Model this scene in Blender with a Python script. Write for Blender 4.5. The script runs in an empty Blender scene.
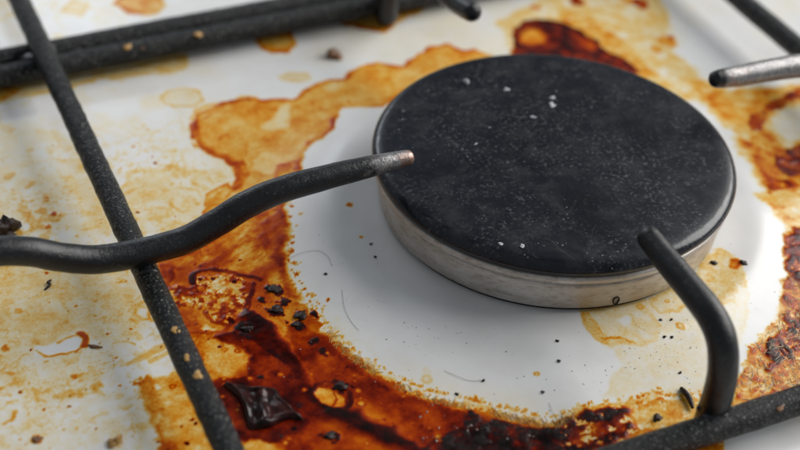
import bpy, bmesh, math, random
import numpy as np
from mathutils import Vector, Matrix

random.seed(7)
RNG = np.random.default_rng(11)
S = 0.001                                   # all lengths below are millimetres
scene = bpy.context.scene
COL = scene.collection

# ------------------------------------------------------------------ camera
CAM = np.array((-180.1202, -269.6536, 246.9554))
YAW, PIT, ROLL, FPX = 0.4629, 0.6765, 0.0666, 1437.1239
fwd = np.array((math.sin(YAW)*math.cos(PIT), math.cos(YAW)*math.cos(PIT), -math.sin(PIT)))
rgt0 = np.array((math.cos(YAW), -math.sin(YAW), 0.0)); up0 = np.cross(rgt0, fwd)
rgt = math.cos(ROLL)*rgt0 + math.sin(ROLL)*up0
upv = -math.sin(ROLL)*rgt0 + math.cos(ROLL)*up0
cd = bpy.data.cameras.new('camera'); cam = bpy.data.objects.new('camera', cd); COL.objects.link(cam)
cam.matrix_world = Matrix(((rgt[0], upv[0], -fwd[0], CAM[0]*S), (rgt[1], upv[1], -fwd[1], CAM[1]*S),
                           (rgt[2], upv[2], -fwd[2], CAM[2]*S), (0, 0, 0, 1)))
cd.sensor_width = 36.0; cd.lens = FPX/800.0*36.0
cd.clip_start = 0.01; cd.clip_end = 20
cd.dof.use_dof = True; cd.dof.focus_distance = 0.364; cd.dof.aperture_fstop = 8.0; cd.dof.aperture_blades = 7
scene.camera = cam

# ------------------------------------------------------------------ light (an indoor close-up lit by two windows)
w = bpy.data.worlds.new('World'); scene.world = w; w.use_nodes = True
bgn = w.node_tree.nodes['Background']
bgn.inputs[0].default_value = (0.84, 0.91, 1.0, 1); bgn.inputs[1].default_value = 0.235

def area_light(name, loc, target, sx, sy, power, color):
    d = bpy.data.lights.new(name, 'AREA'); d.shape = 'RECTANGLE'; d.size = sx; d.size_y = sy
    d.energy = power; d.color = color
    o = bpy.data.objects.new(name, d); COL.objects.link(o); o.location = loc
    o.rotation_euler = (Vector(target)-Vector(loc)).to_track_quat('-Z', 'Y').to_euler()
    return o
area_light('window_light_back', (-0.08, 1.75, 0.78), (0, 0, 0), 0.8, 0.6, 6, (0.86, 0.93, 1.0))
area_light('window_light_right', (1.42, 0.08, 0.94), (0, 0, 0), 1.7, 1.2, 42, (1.0, 0.985, 0.96))

vs = scene.view_settings
vs.view_transform = 'Standard'; vs.look = 'None'; vs.gamma = 1.0; vs.exposure = 0.0; vs.use_curve_mapping = False

# ------------------------------------------------------------------ small numeric helpers
TAB = RNG.random((256, 256)).astype(np.float32)
TABX = RNG.random((256, 256)).astype(np.float32)
TABY = RNG.random((256, 256)).astype(np.float32)

def vnoise(x, y, s, ox=0.0):
    x = x/s+ox*17.3+1000.0; y = y/s+ox*31.7+1000.0
    ix = np.floor(x).astype(np.int32); iy = np.floor(y).astype(np.int32)
    fx = x-ix; fy = y-iy
    fx = fx*fx*fx*(fx*(fx*6-15)+10); fy = fy*fy*fy*(fy*(fy*6-15)+10)
    a = TAB[ix & 255, iy & 255]; b = TAB[(ix+1) & 255, iy & 255]
    c = TAB[ix & 255, (iy+1) & 255]; d = TAB[(ix+1) & 255, (iy+1) & 255]
    return (a*(1-fx)+b*fx)*(1-fy)+(c*(1-fx)+d*fx)*fy

def fbm(x, y, s, o=0.0, n=4):                # about -1..1
    t = 0; a = 1.0; tot = 0
    for k in range(n):
        t = t+a*(vnoise(x+k*3.1*s, y-k*1.7*s, s, o+k*1.37)-0.5)*2; tot += a
        a *= 0.55; s *= 0.5
    return t/tot*1.5

def worley(x, y, s, o=0.0):
    x = x/s+o*13.1+500; y = y/s+o*7.7+500
    ix = np.floor(x).astype(np.int32); iy = np.floor(y).astype(np.int32)
    f1 = np.full(x.shape, 9.0); f2 = np.full(x.shape, 9.0)
    for dx in (-1, 0, 1):
        for dy in (-1, 0, 1):
            jx = ix+dx; jy = iy+dy
            d = np.hypot(jx+TABX[jx & 255, jy & 255]-x, jy+TABY[jx & 255, jy & 255]-y)
            m = d < f1
            f2 = np.where(m, f1, np.minimum(f2, d)); f1 = np.where(m, d, f1)
    return f1, f2

def sstep(a, b, x):
    t = np.clip((x-a)/(b-a), 0, 1); return t*t*(3-2*t)

def plate_z(r):                              # the enamel rises in a shallow cone towards the burner
    t = np.logaddexp(0.0, (83.0-np.minimum(r, 400.0))/3.0)*3.0/33.0; return 4.0*t/(1+np.exp(-(r-57.0)/1.6))+2.95/(1+np.exp((r-57.0)/1.6))-1.2+0.25*np.exp(-((r-60.5)/3.5)**2)

def on_plate(px, py):                        # a point of the photograph carried to its place on the hob (mm)
    d = fwd+(px-400)/FPX*rgt-(py-225)/FPX*upv
    z = 0.0
    for _ in range(4):
        P = CAM+d*((z-CAM[2])/d[2]); z = float(plate_z(math.hypot(P[0], P[1])))
    return P
def at_height(px, py, z):
    d = fwd+(px-400)/FPX*rgt-(py-225)/FPX*upv
    return CAM+d*((z-CAM[2])/d[2])
def mm(pts): return np.array([on_plate(*p)[:2] for p in pts])

def sdf(P, x, y):                            # signed distance to a closed outline, positive inside
    d2 = np.full(x.shape, 1e9); ins = np.zeros(x.shape, bool)
    n = len(P)
    for i in range(n):
        ax, ay = P[i]; bx, by = P[(i+1) % n]
        ex, ey = bx-ax, by-ay; L = ex*ex+ey*ey+1e-12
        t = np.clip(((x-ax)*ex+(y-ay)*ey)/L, 0, 1)
        d2 = np.minimum(d2, (x-ax-t*ex)**2+(y-ay-t*ey)**2)
        c = (ay > y) != (by > y)
        if abs(ey) > 1e-12: ins ^= c & (x < ex*(y-ay)/ey+ax)
    return np.where(ins, 1, -1)*np.sqrt(d2)
def pdist(P, x, y):
    d2 = np.full(x.shape, 1e9)
    for i in range(len(P)-1):
        ax, ay = P[i]; bx, by = P[i+1]; ex, ey = bx-ax, by-ay; L = ex*ex+ey*ey+1e-12
        t = np.clip(((x-ax)*ex+(y-ay)*ey)/L, 0, 1)
        d2 = np.minimum(d2, (x-ax-t*ex)**2+(y-ay-t*ey)**2)
    return np.sqrt(d2)

# ------------------------------------------------------------------ object helpers
def tag(o, label, cat, group=None):
    o['label'] = label; o['category'] = cat
    if group: o['group'] = group
    return o
def empty(name, loc=(0, 0, 0)):
    o = bpy.data.objects.new(name, None); COL.objects.link(o); o.location = Vector(loc)*S
    o.empty_display_size = 0.01; return o
def mesh_obj(name, verts, faces, mat, parent=None, smooth=True):
    me = bpy.data.meshes.new(name)
    me.from_pydata([tuple(np.asarray(v)*S) for v in verts], [], faces); me.update()
    if smooth: me.polygons.foreach_set('use_smooth', [True]*len(me.polygons))
    me.materials.append(mat)
    o = bpy.data.objects.new(name, me); COL.objects.link(o)
    if parent: o.parent = parent
    return o
def fattr(o, name, vals):
    a = o.data.attributes.new(name, 'FLOAT', 'POINT'); a.data.foreach_set('value', np.asarray(vals, np.float32))

def catmull(pts, n):
    P = [np.array(p, float) for p in pts]; P = [2*P[0]-P[1]]+P+[2*P[-1]-P[-2]]
    out = []
    for i in range(1, len(P)-2):
        for k in range(n):
            t = k/n; a, b, c, d = P[i-1:i+3]
            out.append(0.5*((2*b)+(-a+c)*t+(2*a-5*b+4*c-d)*t*t+(-a+3*b-3*c+d)*t**3))
    out.append(P[-2]); return np.array(out)

def tube(name, pts, rad, mat, parent, n=8, sides=24, rough=0.10, wear=None, cap0=True, cap1=True, seed=0):
    """rod along a smooth path; rad = radius or list of radii per control point"""
    ctrl = np.array(pts, float)
    if np.isscalar(rad): rad = [rad]*len(ctrl)
    C = catmull(np.column_stack([ctrl, rad, wear if wear is not None else [0]*len(ctrl)]), n)
    path, R, W = C[:, :3], C[:, 3], np.clip(C[:, 4], 0, 1)
    T = np.gradient(path, axis=0); T /= np.linalg.norm(T, axis=1)[:, None]
    # round the two ends with extra rings
    rows = []
    def endrings(p, t, r, wv, sgn):
        o = []
        for a in (0.0, 0.35, 0.62, 0.82, 0.95):
            ang = a*math.pi/2
            o.append((p+sgn*t*r*0.75*math.sin(ang), t, r*math.cos(ang), wv))
        return o
    body = [(path[i], T[i], R[i], W[i]) for i in range(len(path))]
    rows = (endrings(path[0], T[0], R[0], W[0], -1)[:0:-1] if cap0 else []) + body + (endrings(path[-1], T[-1], R[-1], W[-1], 1)[1:] if cap1 else [])
    rg = np.random.default_rng(100+seed)
    ref = np.array((0, 0, 1.0))
    if abs(T[0] @ ref) > 0.95: ref = np.array((1.0, 0, 0))
    V = []; WV = []; u = np.cross(T[0], ref); u /= np.linalg.norm(u)
    s = 0
    for i, (p, t, r, wv) in enumerate(rows):
        if i: s += np.linalg.norm(p-rows[i-1][0])
        u = u-t*(u @ t); u /= np.linalg.norm(u); v = np.cross(t, u)
        a = np.arange(sides)/sides*2*math.pi
        nz = vnoise(np.full(sides, s), a*r, 3.0, seed)*2-1 + 0.6*(vnoise(np.full(sides, s), a*r, 1.2, seed+3)*2-1)
        nz = nz*(0.5-0.5*np.cos(a))+(vnoise(np.full(sides, s), 0*a, 3.0, seed+9)*2-1)*(0.5+0.5*np.cos(a))
        rr = r+rough*nz*min(1, r/2)
        ring = p+np.outer(np.cos(a)*rr, u)+np.outer(np.sin(a)*rr, v)
        V.extend(ring); WV.extend([wv]*sides)
    F = []
    for i in range(len(rows)-1):
        for k in range(sides):
            a = i*sides+k; b = i*sides+(k+1) % sides
            F.append((a, b, b+sides, a+sides))
    V.append(rows[0][0]-rows[0][1]*rows[0][2]*0.1); WV.append(rows[0][3])
    V.append(rows[-1][0]+rows[-1][1]*rows[-1][2]*0.1); WV.append(rows[-1][3])
    m = len(V)
    for k in range(sides):
        F.append((m-2, (k+1) % sides, k))
        b = (len(rows)-1)*sides; F.append((m-1, b+k, b+(k+1) % sides))
    o = mesh_obj(name, V, F, mat, parent); fattr(o, 'wear', WV)
    return o

def lathe(name, prof, mat, parent, seg=192, wob=0.0, seed=0):
    V = []; F = []
    for (r, z) in prof:
        for k in range(seg):
            a = k/seg*2*math.pi
            dr = wob*(math.sin(3*a+seed)+0.6*math.sin(7*a+2*seed)) if wob else 0
            V.append(((r+dr)*math.cos(a), (r+dr)*math.sin(a), z))
    for i in range(len(prof)-1):
        for k in range(seg):
            a = i*seg+k; b = i*seg+(k+1) % seg
            F.append((a, b, b+seg, a+seg))
    if prof[-1][0] > 0.01: F.append(tuple((len(prof)-1)*seg+k for k in range(seg)))
    if prof[0][0] > 0.01: F.append(tuple(seg-1-k for k in range(seg)))
    return mesh_obj(name, V, F, mat, parent)

# ------------------------------------------------------------------ node helpers
def new_mat(name):
    m = bpy.data.materials.new(name); m.use_nodes = True
    nt = m.node_tree; return m, nt, nt.nodes, nt.links, nt.nodes['Principled BSDF']
class NB:
    def __init__(s, nt): s.nt = nt; s.N = nt.nodes; s.L = nt.links
    def put(s, sock, v):
        if isinstance(v, bpy.types.NodeSocket): s.L.new(v, sock)
        elif isinstance(v, (tuple, list)) and len(v) == 3 and sock.type == 'RGBA': sock.default_value = (*v, 1)
        else: sock.default_value = v
    def math(s, op, a, b=0.0, c=None, clamp=False):
        n = s.N.new('ShaderNodeMath'); n.operation = op; n.use_clamp = clamp
        s.put(n.inputs[0], a); s.put(n.inputs[1], b)
        if c is not None: s.put(n.inputs[2], c)
        return n.outputs[0]
    def attr(s, name):
        n = s.N.new('ShaderNodeAttribute'); n.attribute_name = name; return n.outputs['Fac']
    def coords(s): return s.N.new('ShaderNodeTexCoord').outputs['Object']
    def noise(s, vec, scale, detail=4, rough=0.55, dist=0.0, off=None):
        if off:
            a = s.N.new('ShaderNodeVectorMath'); a.operation = 'ADD'; s.L.new(vec, a.inputs[0]); a.inputs[1].default_value = off; vec = a.outputs[0]
        n = s.N.new('ShaderNodeTexNoise'); n.inputs['Scale'].default_value = scale; n.inputs['Detail'].default_value = detail
        n.inputs['Roughness'].default_value = rough; n.inputs['Distortion'].default_value = dist
        s.L.new(vec, n.inputs['Vector']); return n.outputs['Fac']
    def voro(s, vec, scale, feature='F1'):
        n = s.N.new('ShaderNodeTexVoronoi'); n.feature = feature; n.inputs['Scale'].default_value = scale
        s.L.new(vec, n.inputs['Vector']); return n.outputs['Distance']
    def maprange(s, v, a, b, c=0.0, d=1.0, smooth=True):
        n = s.N.new('ShaderNodeMapRange'); n.interpolation_type = 'SMOOTHSTEP' if smooth else 'LINEAR'
        s.put(n.inputs[0], v)
        for i, k in enumerate((a, b, c, d)): s.put(n.inputs[i+1], k)
        return n.outputs[0]
    def mix(s, f, a, b):
        n = s.N.new('ShaderNodeMix'); n.data_type = 'RGBA'
        s.put(n.inputs[0], f); s.put(n.inputs[6], a); s.put(n.inputs[7], b); return n.outputs[2]
    def bump(s, h, strength, dist):
        n = s.N.new('ShaderNodeBump'); n.inputs['Strength'].default_value = strength; n.inputs['Distance'].default_value = dist
        s.L.new(h, n.inputs['Height']); return n.outputs[0]

# ---- enamel plate: white enamel under a film of baked grease; "film" is how thick the film lies, "char" how much of it is carbon
def mat_plate():
    m, nt, N, L, B = new_mat('stained_enamel'); b = NB(nt); co = b.coords()
    T = b.attr('film'); ch = b.attr('char')
    n1 = b.noise(co, 1100, 5, 0.65); n2 = b.noise(co, 260, 4, 0.6, 0.3, (3, 1, 7)); n3 = b.noise(co, 3200, 3, 0.6, 0, (9, 2, 4))
    var = b.math('ADD', b.math('MULTIPLY', n1, 1.9), b.math('MULTIPLY', n2, 1.2))
    var = b.math('MAXIMUM', b.math('ADD', b.math('ADD', var, b.math('MULTIPLY', n3, 0.9)), -1.0), 0.12)       # about 1 on average
    calm = b.maprange(T, 0.5, 1.8, 0.0, 0.78)
    var = b.math('ADD', b.math('MULTIPLY', var, b.math('SUBTRACT', 1.0, calm)), calm)
    pores = b.maprange(b.voro(co, 1050), 0.06, 0.26, 1.0, 0.0)
    pmask = b.maprange(b.noise(co, 120, 4, 0.65, 0, (5, 5, 1)), 0.46, 0.62)
    Te = b.math('MULTIPLY', b.math('MULTIPLY', T, b.maprange(T, 0.7, 1.6, 1.15, 1.5)), var)
    filmy = b.maprange(T, 0.05, 0.6)
    Te = b.math('ADD', Te, b.math('MULTIPLY', b.math('MULTIPLY', pores, pmask), b.math('MULTIPLY', filmy, 1.2)))
    grit = b.math('MULTIPLY', b.maprange(b.noise(co, 1700, 3, 0.6, 0, (2, 7, 7)), 0.58, 0.72), b.maprange(b.noise(co, 70, 3, 0.6, 0, (6, 1, 2)), 0.42, 0.65))
    Te = b.math('ADD', Te, b.math('MULTIPLY', grit, b.maprange(T, 0.01, 0.12, 0.0, 0.55)))
    comb = N.new('ShaderNodeCombineColor')
    red = b.math('MULTIPLY', Te, b.math('ADD', b.math('MULTIPLY', Te, 0.062), 0.06))
    for i, e in enumerate((red, b.math('MULTIPLY', Te, 0.98), b.math('MULTIPLY', Te, 3.5))):
        L.new(b.math('POWER', math.exp(-1), e), comb.inputs[i])
    en = b.mix(b.maprange(b.noise(co, 60, 4, 0.6), 0.35, 0.75), (0.79, 0.785, 0.775), (0.73, 0.72, 0.70))
    mul = N.new('ShaderNodeMix'); mul.data_type = 'RGBA'; mul.blend_type = 'MULTIPLY'; mul.inputs[0].default_value = 1
    L.new(en, mul.inputs[6]); L.new(comb.outputs[0], mul.inputs[7])
    che = b.math('MULTIPLY', ch, b.maprange(b.math('ADD', n1, b.math('MULTIPLY', n2, 0.4)), 0.45, 0.75, 0.55, 1.15), clamp=True)
    colr = b.mix(che, mul.outputs[2], (0.016, 0.010, 0.009))
    L.new(colr, B.inputs['Base Color'])
    ro = b.maprange(T, 0.0, 0.8, 0.22, 0.21)
    ro = b.math('ADD', ro, b.math('MULTIPLY', b.math('SUBTRACT', n2, 0.5), 0.12))
    ro = b.math('ADD', ro, b.math('MULTIPLY', ch, 0.12))
    L.new(ro, B.inputs['Roughness'])
    L.new(b.maprange(T, 0.1, 0.9, 0.42, 0.15), B.inputs['Specular IOR Level'])
    hgt = b.math('ADD', b.math('MULTIPLY', b.math('MINIMUM', Te, 3.0), 0.14), b.math('MULTIPLY', b.math('MULTIPLY', ch, n1), b.maprange(T, 1.0, 2.5, 0.0, 0.8)))
    hgt = b.math('ADD', hgt, b.math('MULTIPLY', b.noise(co, 22, 2, 0.5), 0.6))
    L.new(b.bump(hgt, 0.35, 0.00016), B.inputs['Normal'])
    return m

def mat_iron(name='black_enamelled_iron', grain=0.0):
    m, nt, N, L, B = new_mat(name); b = NB(nt); co = b.coords(); W = b.attr('wear')
    n1 = b.noise(co, 420, 5, 0.65); n2 = b.noise(co, 1500, 4, 0.7, 0, (4, 2, 1)); n3 = b.noise(co, 110, 3, 0.6, 0, (1, 8, 3))
    base = b.mix(b.maprange(n3, 0.35, 0.7), (0.003, 0.0034, 0.0045), (0.009, 0.0095, 0.0105))
    base = b.mix(b.maprange(n2, 0.57+0.0*grain, 0.70-0.05*grain, 0, 0.6+0.4*grain), base, (0.085+0.13*grain, 0.09+0.13*grain, 0.09+0.11*grain))
    base = b.mix(b.maprange(n1, 0.66, 0.78, 0, 0.45), base, (0.10, 0.065, 0.035))
    wm = b.maprange(b.math('ADD', W, b.math('MULTIPLY', b.math('SUBTRACT', n1, 0.5), 0.55)), 0.33, 0.67)
    steel = b.mix(b.maprange(n2, 0.35, 0.65), (0.20, 0.20, 0.205), (0.42, 0.40, 0.385))
    rust = b.maprange(b.math('ADD', b.math('MULTIPLY', W, 0.35), b.math('MULTIPLY', n3, 0.6)), 0.60, 0.72)
    steel = b.mix(b.math('MULTIPLY', rust, 0.6), steel, (0.36, 0.15, 0.075))
    L.new(b.mix(wm, base, steel), B.inputs['Base Color'])
    L.new(b.math('MULTIPLY', wm, 0.75), B.inputs['Metallic'])
    L.new(b.math('ADD', b.maprange(n1, 0.3, 0.7, 0.24, 0.36), b.math('MULTIPLY', n2, 0.06)), B.inputs['Roughness'])
    B.inputs['Specular IOR Level'].default_value = 0.5-0.25*grain
    h = b.math('ADD', b.math('MULTIPLY', n1, 1.0), b.math('MULTIPLY', n2, 0.6))
    L.new(b.bump(h, 0.5+0.4*grain, 0.0004+0.0004*grain), B.inputs['Normal'])
    return m

def mat_cap():
    m, nt, N, L, B = new_mat('black_enamel_cap'); b = NB(nt); co = b.coords()
    n1 = b.noise(co, 110, 8, 0.72, 0.3); n2 = b.noise(co, 1000, 5, 0.7, 0, (2, 2, 9)); n3 = b.noise(co, 28, 3, 0.55, 0.8, (7, 1, 1))
    base = b.mix(b.maprange(n3, 0.35, 0.68), (0.0035, 0.0048, 0.0090), (0.009, 0.0112, 0.0165))
    base = b.mix(b.maprange(n1, 0.46, 0.66, 0, 0.6), base, (0.027, 0.029, 0.033))
    base = b.mix(b.maprange(n1, 0.30, 0.40, 0.35, 0), base, (0.022, 0.018, 0.012))
    dust = b.math('MULTIPLY', b.maprange(n2, 0.52, 0.66), b.maprange(b.noise(co, 45, 6, 0.7, 0.5, (3, 9, 2)), 0.36, 0.62))
    base = b.mix(b.math('MULTIPLY', dust, 0.6), base, (0.13, 0.133, 0.14))
    v = b.maprange(b.voro(co, 520), 0.06, 0.16, 1, 0)
    vm = b.maprange(b.noise(co, 60, 3, 0.6, 0, (1, 4, 4)), 0.52, 0.66)
    base = b.mix(b.math('MULTIPLY', b.math('MULTIPLY', v, vm), 0.6), base, (0.32, 0.33, 0.34))
    # hair-thin scuffs
    ring = b.noise(co, 34, 2, 0.4, 1.6, (8, 8, 3))
    line = b.maprange(b.math('ABSOLUTE', b.math('SUBTRACT', ring, 0.5)), 0.0, 0.006, 1, 0)
    lm = b.maprange(b.noise(co, 40, 2, 0.5, 0, (6, 3, 5)), 0.56, 0.66)
    base = b.mix(b.math('MULTIPLY', b.math('MULTIPLY', line, lm), 0.14), base, (0.22, 0.22, 0.22))
    L.new(base, B.inputs['Base Color'])
    sx = N.new('ShaderNodeSeparateXYZ'); L.new(co, sx.inputs[0])
    rad = b.math('SQRT', b.math('ADD', b.math('MULTIPLY', sx.outputs[0], sx.outputs[0]), b.math('MULTIPLY', sx.outputs[1], sx.outputs[1])))
    rim = b.maprange(b.math('ADD', rad, b.math('MULTIPLY', b.math('SUBTRACT', n1, 0.5), 0.003)), 0.0476, 0.0486)   # polished by handling
    rgh = b.math('ADD', b.maprange(n1, 0.3, 0.7, 0.24, 0.40), b.math('MULTIPLY', n2, 0.10))
    L.new(b.maprange(rim, 0, 1, rgh, 0.19, smooth=False), B.inputs['Roughness'])
    L.new(b.maprange(rim, 0, 1, 0.16, 0.45), B.inputs['Specular IOR Level'])
    L.new(b.bump(b.math('ADD', b.math('MULTIPLY', n2, 0.6), b.math('MULTIPLY', n1, 1.5)), 0.30, 0.00018), B.inputs['Normal'])
    return m

def mat_head():
    m, nt, N, L, B = new_mat('stained_aluminium'); b = NB(nt); co = b.coords()
    vm = N.new('ShaderNodeVectorMath'); vm.operation = 'MULTIPLY'; L.new(co, vm.inputs[0]); vm.inputs[1].default_value = (0.45, 0.45, 1.6); cs = vm.outputs[0]
    n1 = b.noise(cs, 260, 6, 0.7, 0.0); n2 = b.noise(cs, 900, 5, 0.75, 0, (2, 5, 9)); n3 = b.noise(co, 30, 2, 0.5, 0, (3, 3, 3))
    base = b.mix(b.maprange(n1, 0.35, 0.65), (0.72, 0.70, 0.66), (0.60, 0.56, 0.50))
    base = b.mix(b.math('MULTIPLY', b.maprange(n3, 0.45, 0.65), 0.4), base, (0.36, 0.26, 0.18))
    base = b.mix(b.math('MULTIPLY', b.maprange(n2, 0.48, 0.64, 0, 0.5), b.maprange(n1, 0.38, 0.6, 0.25, 1.0)), base, (0.24, 0.155, 0.095))
    L.new(base, B.inputs['Base Color']); B.inputs['Metallic'].default_value = 0.65
    L.new(b.maprange(n2, 0.3, 0.7, 0.38, 0.58), B.inputs['Roughness'])
    L.new(b.bump(b.math('ADD', n2, b.math('MULTIPLY', n1, 0.8)), 0.45, 0.0002), B.inputs['Normal'])
    return m

def mat_simple(name, c, rough, c2=None, scale=900, bump=0.4, spec=0.5, dist=0.0003):
    m, nt, N, L, B = new_mat(name); b = NB(nt); co = b.coords()
    n = b.noise(co, scale, 5, 0.65)
    L.new(b.mix(b.maprange(n, 0.35, 0.68), c, c2 or tuple(k*1.8 for k in c)), B.inputs['Base Color'])
    B.inputs['Roughness'].default_value = rough; B.inputs['Specular IOR Level'].default_value = spec
    L.new(b.bump(n, bump, dist), B.inputs['Normal'])
    return m

M_PLATE = mat_plate(); M_IRON = mat_iron(); M_BAR = mat_iron('rough_black_iron', 1.0); M_CAP = mat_cap(); M_HEAD = mat_head()
M_CHAR = mat_simple('charred_food', (0.008, 0.004, 0.003), 0.38, (0.040, 0.014, 0.007), 900, 0.9, 0.35)
M_FLAKE = mat_simple('charred_glossy_flake', (0.008, 0.003, 0.003), 0.26, (0.045, 0.009, 0.006), 260, 0.18, 0.3)
M_BROWN = mat_simple('brown_crumb', (0.14, 0.055, 0.018), 0.45, (0.26, 0.12, 0.04), 900)
M_TAN = mat_simple('tan_crumb', (0.40, 0.20, 0.04), 0.5, (0.58, 0.36, 0.12), 900)
M_PALE = mat_simple('pale_grain', (0.25, 0.26, 0.28), 0.5, (0.62, 0.63, 0.65), 1200)
M_GAP_SHADE = mat_simple('gap_shade', (0.012, 0.010, 0.009), 0.7)  # near-black colour that paints the shade into the burner's gaps

# ------------------------------------------------------------------ the hob plate, with every stain laid where it lies
fine = 0.36
def axis(lo, hi, a, b):
    c = np.arange(lo, hi, fine); left = []; x = lo; st = fine
    while x > a: st = min(st*1.35, 12); x -= st; left.append(x)
    right = []; x = c[-1]; st = fine
    while x < b: st = min(st*1.35, 12); x += st; right.append(x)
    return np.array(left[::-1]+list(c)+right)
xs = axis(-172, 150, -420, 420); ys = axis(-118, 172, -380, 420)
X, Y = np.meshgrid(xs, ys); NX, NY = len(xs), len(ys)
Rr = np.hypot(X, Y)
FILM = np.zeros(X.shape); CHAR = np.zeros(X.shape); BUMPZ = np.zeros(X.shape)
WARPX = fbm(X, Y, 6.0, 1.0, 4)

def sub(P, marg):
    x0, y0 = P.min(0)-marg; x1, y1 = P.max(0)+marg
    i0, i1 = np.searchsorted(xs, (x0, x1)); j0, j1 = np.searchsorted(ys, (y0, y1))
    return (slice(j0, j1), slice(i0, i1))

def stain(pts, base, rim=0.0, rimw=1.0, edge=0.5, wob=0.8, wobs=4.0, tex=0.25, texs=5.0, mode='max', seed=0, fringe=0.0, char=0.0, amt=1.0, halo=0.0):
    P = mm(pts); s = sub(P, 6)
    x, y = X[s], Y[s]
    if x.size == 0: return
    d = sdf(P, x, y)+wob*fbm(x, y, wobs, seed+2.0, 4)
    if fringe: d = d+fringe*(fbm(x, y, 1.6, seed+5.0, 3)+0.5*fbm(x, y, 0.8, seed+6.0, 2))
    mk = sstep(-edge, edge, d)*amt
    v = base*np.clip(1+tex*fbm(x, y, texs, seed+8.0, 5), 0.05, 3)
    v = v+rim*np.exp(-((d-rimw*0.6)/rimw)**2)*np.clip(0.75+0.7*fbm(x, y, 7, seed+4.0, 2), 0.1, 1.6)
    if halo: v = v*(0.6+0.4*sstep(0, halo, d))
    F = FILM[s]
    if mode == 'max': FILM[s] = np.maximum(F, v*mk)
    elif mode == 'add': FILM[s] = F+v*mk
    else: FILM[s] = F*(1-mk)+v*mk
    if char: CHAR[s] = np.maximum(CHAR[s], mk*char*np.clip(0.55+0.9*fbm(x, y, 2.6, seed+3.0, 4), 0, 1))
    elif mode == 'set': CHAR[s] = CHAR[s]*(1-mk)

def stroke(pts, width, val, wob=0.5, seed=0, mode='max', char=0.0, soft=0.5, brk=0.0, rise=0.0):
    P = mm(pts); s = sub(P, 6+width*2); x, y = X[s], Y[s]
    if x.size == 0: return
    d = pdist(P, x+wob*fbm(x, y, 3.0, seed+1.0, 3), y+wob*fbm(x, y, 3.0, seed+2.0, 3))
    wd = width*np.clip(1+0.45*fbm(x, y, 6.0, seed+3.0, 3), 0.2, 2)
    mk = 1-sstep(wd*(1-soft), wd*(1+soft), d)
    if brk: mk = mk*sstep(-brk, brk+0.3, fbm(x, y, 5, seed+7.0, 3)+0.35)
    F = FILM[s]
    if mode == 'set': FILM[s] = F*(1-mk)+val*mk
    else: FILM[s] = np.maximum(F, val*mk)
    if char: CHAR[s] = np.maximum(CHAR[s], char*mk)
    if rise: BUMPZ[s] = np.maximum(BUMPZ[s], rise*mk)

def dot(px, py, r, val, char=0.0, mode='max', rim=0.0, seed=0, wob=0.3, rise=0.0):
    c = on_plate(px, py)[:2]; s = sub(np.array([c, c]), r*2+2); x, y = X[s], Y[s]
    if x.size == 0: return
    d = r-np.hypot(x-c[0], y-c[1])+wob*r*fbm(x, y, r*1.2, seed+px*0.01, 3)
    mk = sstep(-0.22*r-0.1, 0.22*r+0.1, d)
    v = val+rim*np.exp(-((d-0.2*r)/(0.28*r))**2)
    FILM[s] = np.maximum(FILM[s], v*mk) if mode == 'max' else FILM[s]*(1-mk)+v*mk
    if char: CHAR[s] = np.maximum(CHAR[s], mk*char)
    if rise: BUMPZ[s] = np.maximum(BUMPZ[s], rise*np.sqrt(np.clip(d/r, 0, 1)))

# a thin uneven veil outside the burner ring
outside = sstep(72, 82, Rr)
veil = np.clip(fbm(X, Y, 26, 3.0, 5)*0.5+0.02, 0, 1)*0.12
FILM += veil*outside
leftside = sstep(-55, -95, X)
FILM += leftside*outside*np.clip(-0.01+0.12*fbm(X, Y, 10, 6.0, 5), 0, 0.5)
f1, f2 = worley(X+2*fbm(X, Y, 4, 4.0, 3), Y+2*fbm(X, Y, 4, 5.0, 3), 13.0, 2.0)
FILM += leftside*outside*0.16*np.exp(-((f2-f1)/0.05)**2)*sstep(0.0, 0.5, fbm(X, Y, 16, 9.0, 3)+0.1)

FILM += leftside*outside*(0.38*sstep(0.36, 0.8, fbm(X, Y, 4.0, 33.0, 4))*sstep(-0.1, 0.5, fbm(X, Y, 22, 34.0, 2))+0.18*sstep(0.3, 0.65, fbm(X, Y, 2.0, 35.0, 4)))*sstep(-60, -25, Y)*sstep(82, 55, Y)
h1, h2 = worley(X+1.2*fbm(X, Y, 3, 14.0, 3), Y+1.2*fbm(X, Y, 3, 15.0, 3), 3.4, 5.0)
FILM += leftside*outside*0.30*np.exp(-((h2-h1)/0.035)**2)*sstep(0.0, 0.6, fbm(X, Y, 9, 19.0, 3)+0.25)*sstep(90, 60, Y)
# -- cream and tan films left of the long bar
stain([(-80, 215), (0, 235), (60, 255), (128, 262), (150, 300), (152, 332), (125, 348), (92, 338), (60, 335), (30, 362), (0, 372), (-80, 390)], 0.10, 0.05, 2, 1.5, 2.5, 9, 1.0, 4, 'add', 1)
stain([(-60, 262), (120, 268), (146, 310), (120, 330), (70, 322), (20, 330), (-60, 330)], 0.08, 0.0, 2, 2, 2.5, 7, 0.9, 3, 'add', 2)
stain([(-60, 110), (60, 130), (105, 190), (118, 235), (60, 232), (0, 222), (-60, 225)], 0.08, 0.05, 2, 2, 3, 9, 1.0, 4, 'add', 3)
stain([(128, 175), (175, 165), (225, 170), (230, 195), (190, 228), (140, 238), (122, 205)], 0.12, 0.10, 1.2, 1, 2, 7, 0.9, 4, 'add', 4)
stain([(-60, 380), (30, 366), (100, 372), (140, 395), (158, 425), (160, 500), (-60, 500)], 0.05, 0.0, 1, 2, 3, 9, 1.5, 2.0, 'add', 5)
stain([(-30, 250), (-30, 285), (40, 282), (60, 262)], 0.10, 0, 1, 2, 2, 8, 0.8, 5, 'add', 6)
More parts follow.
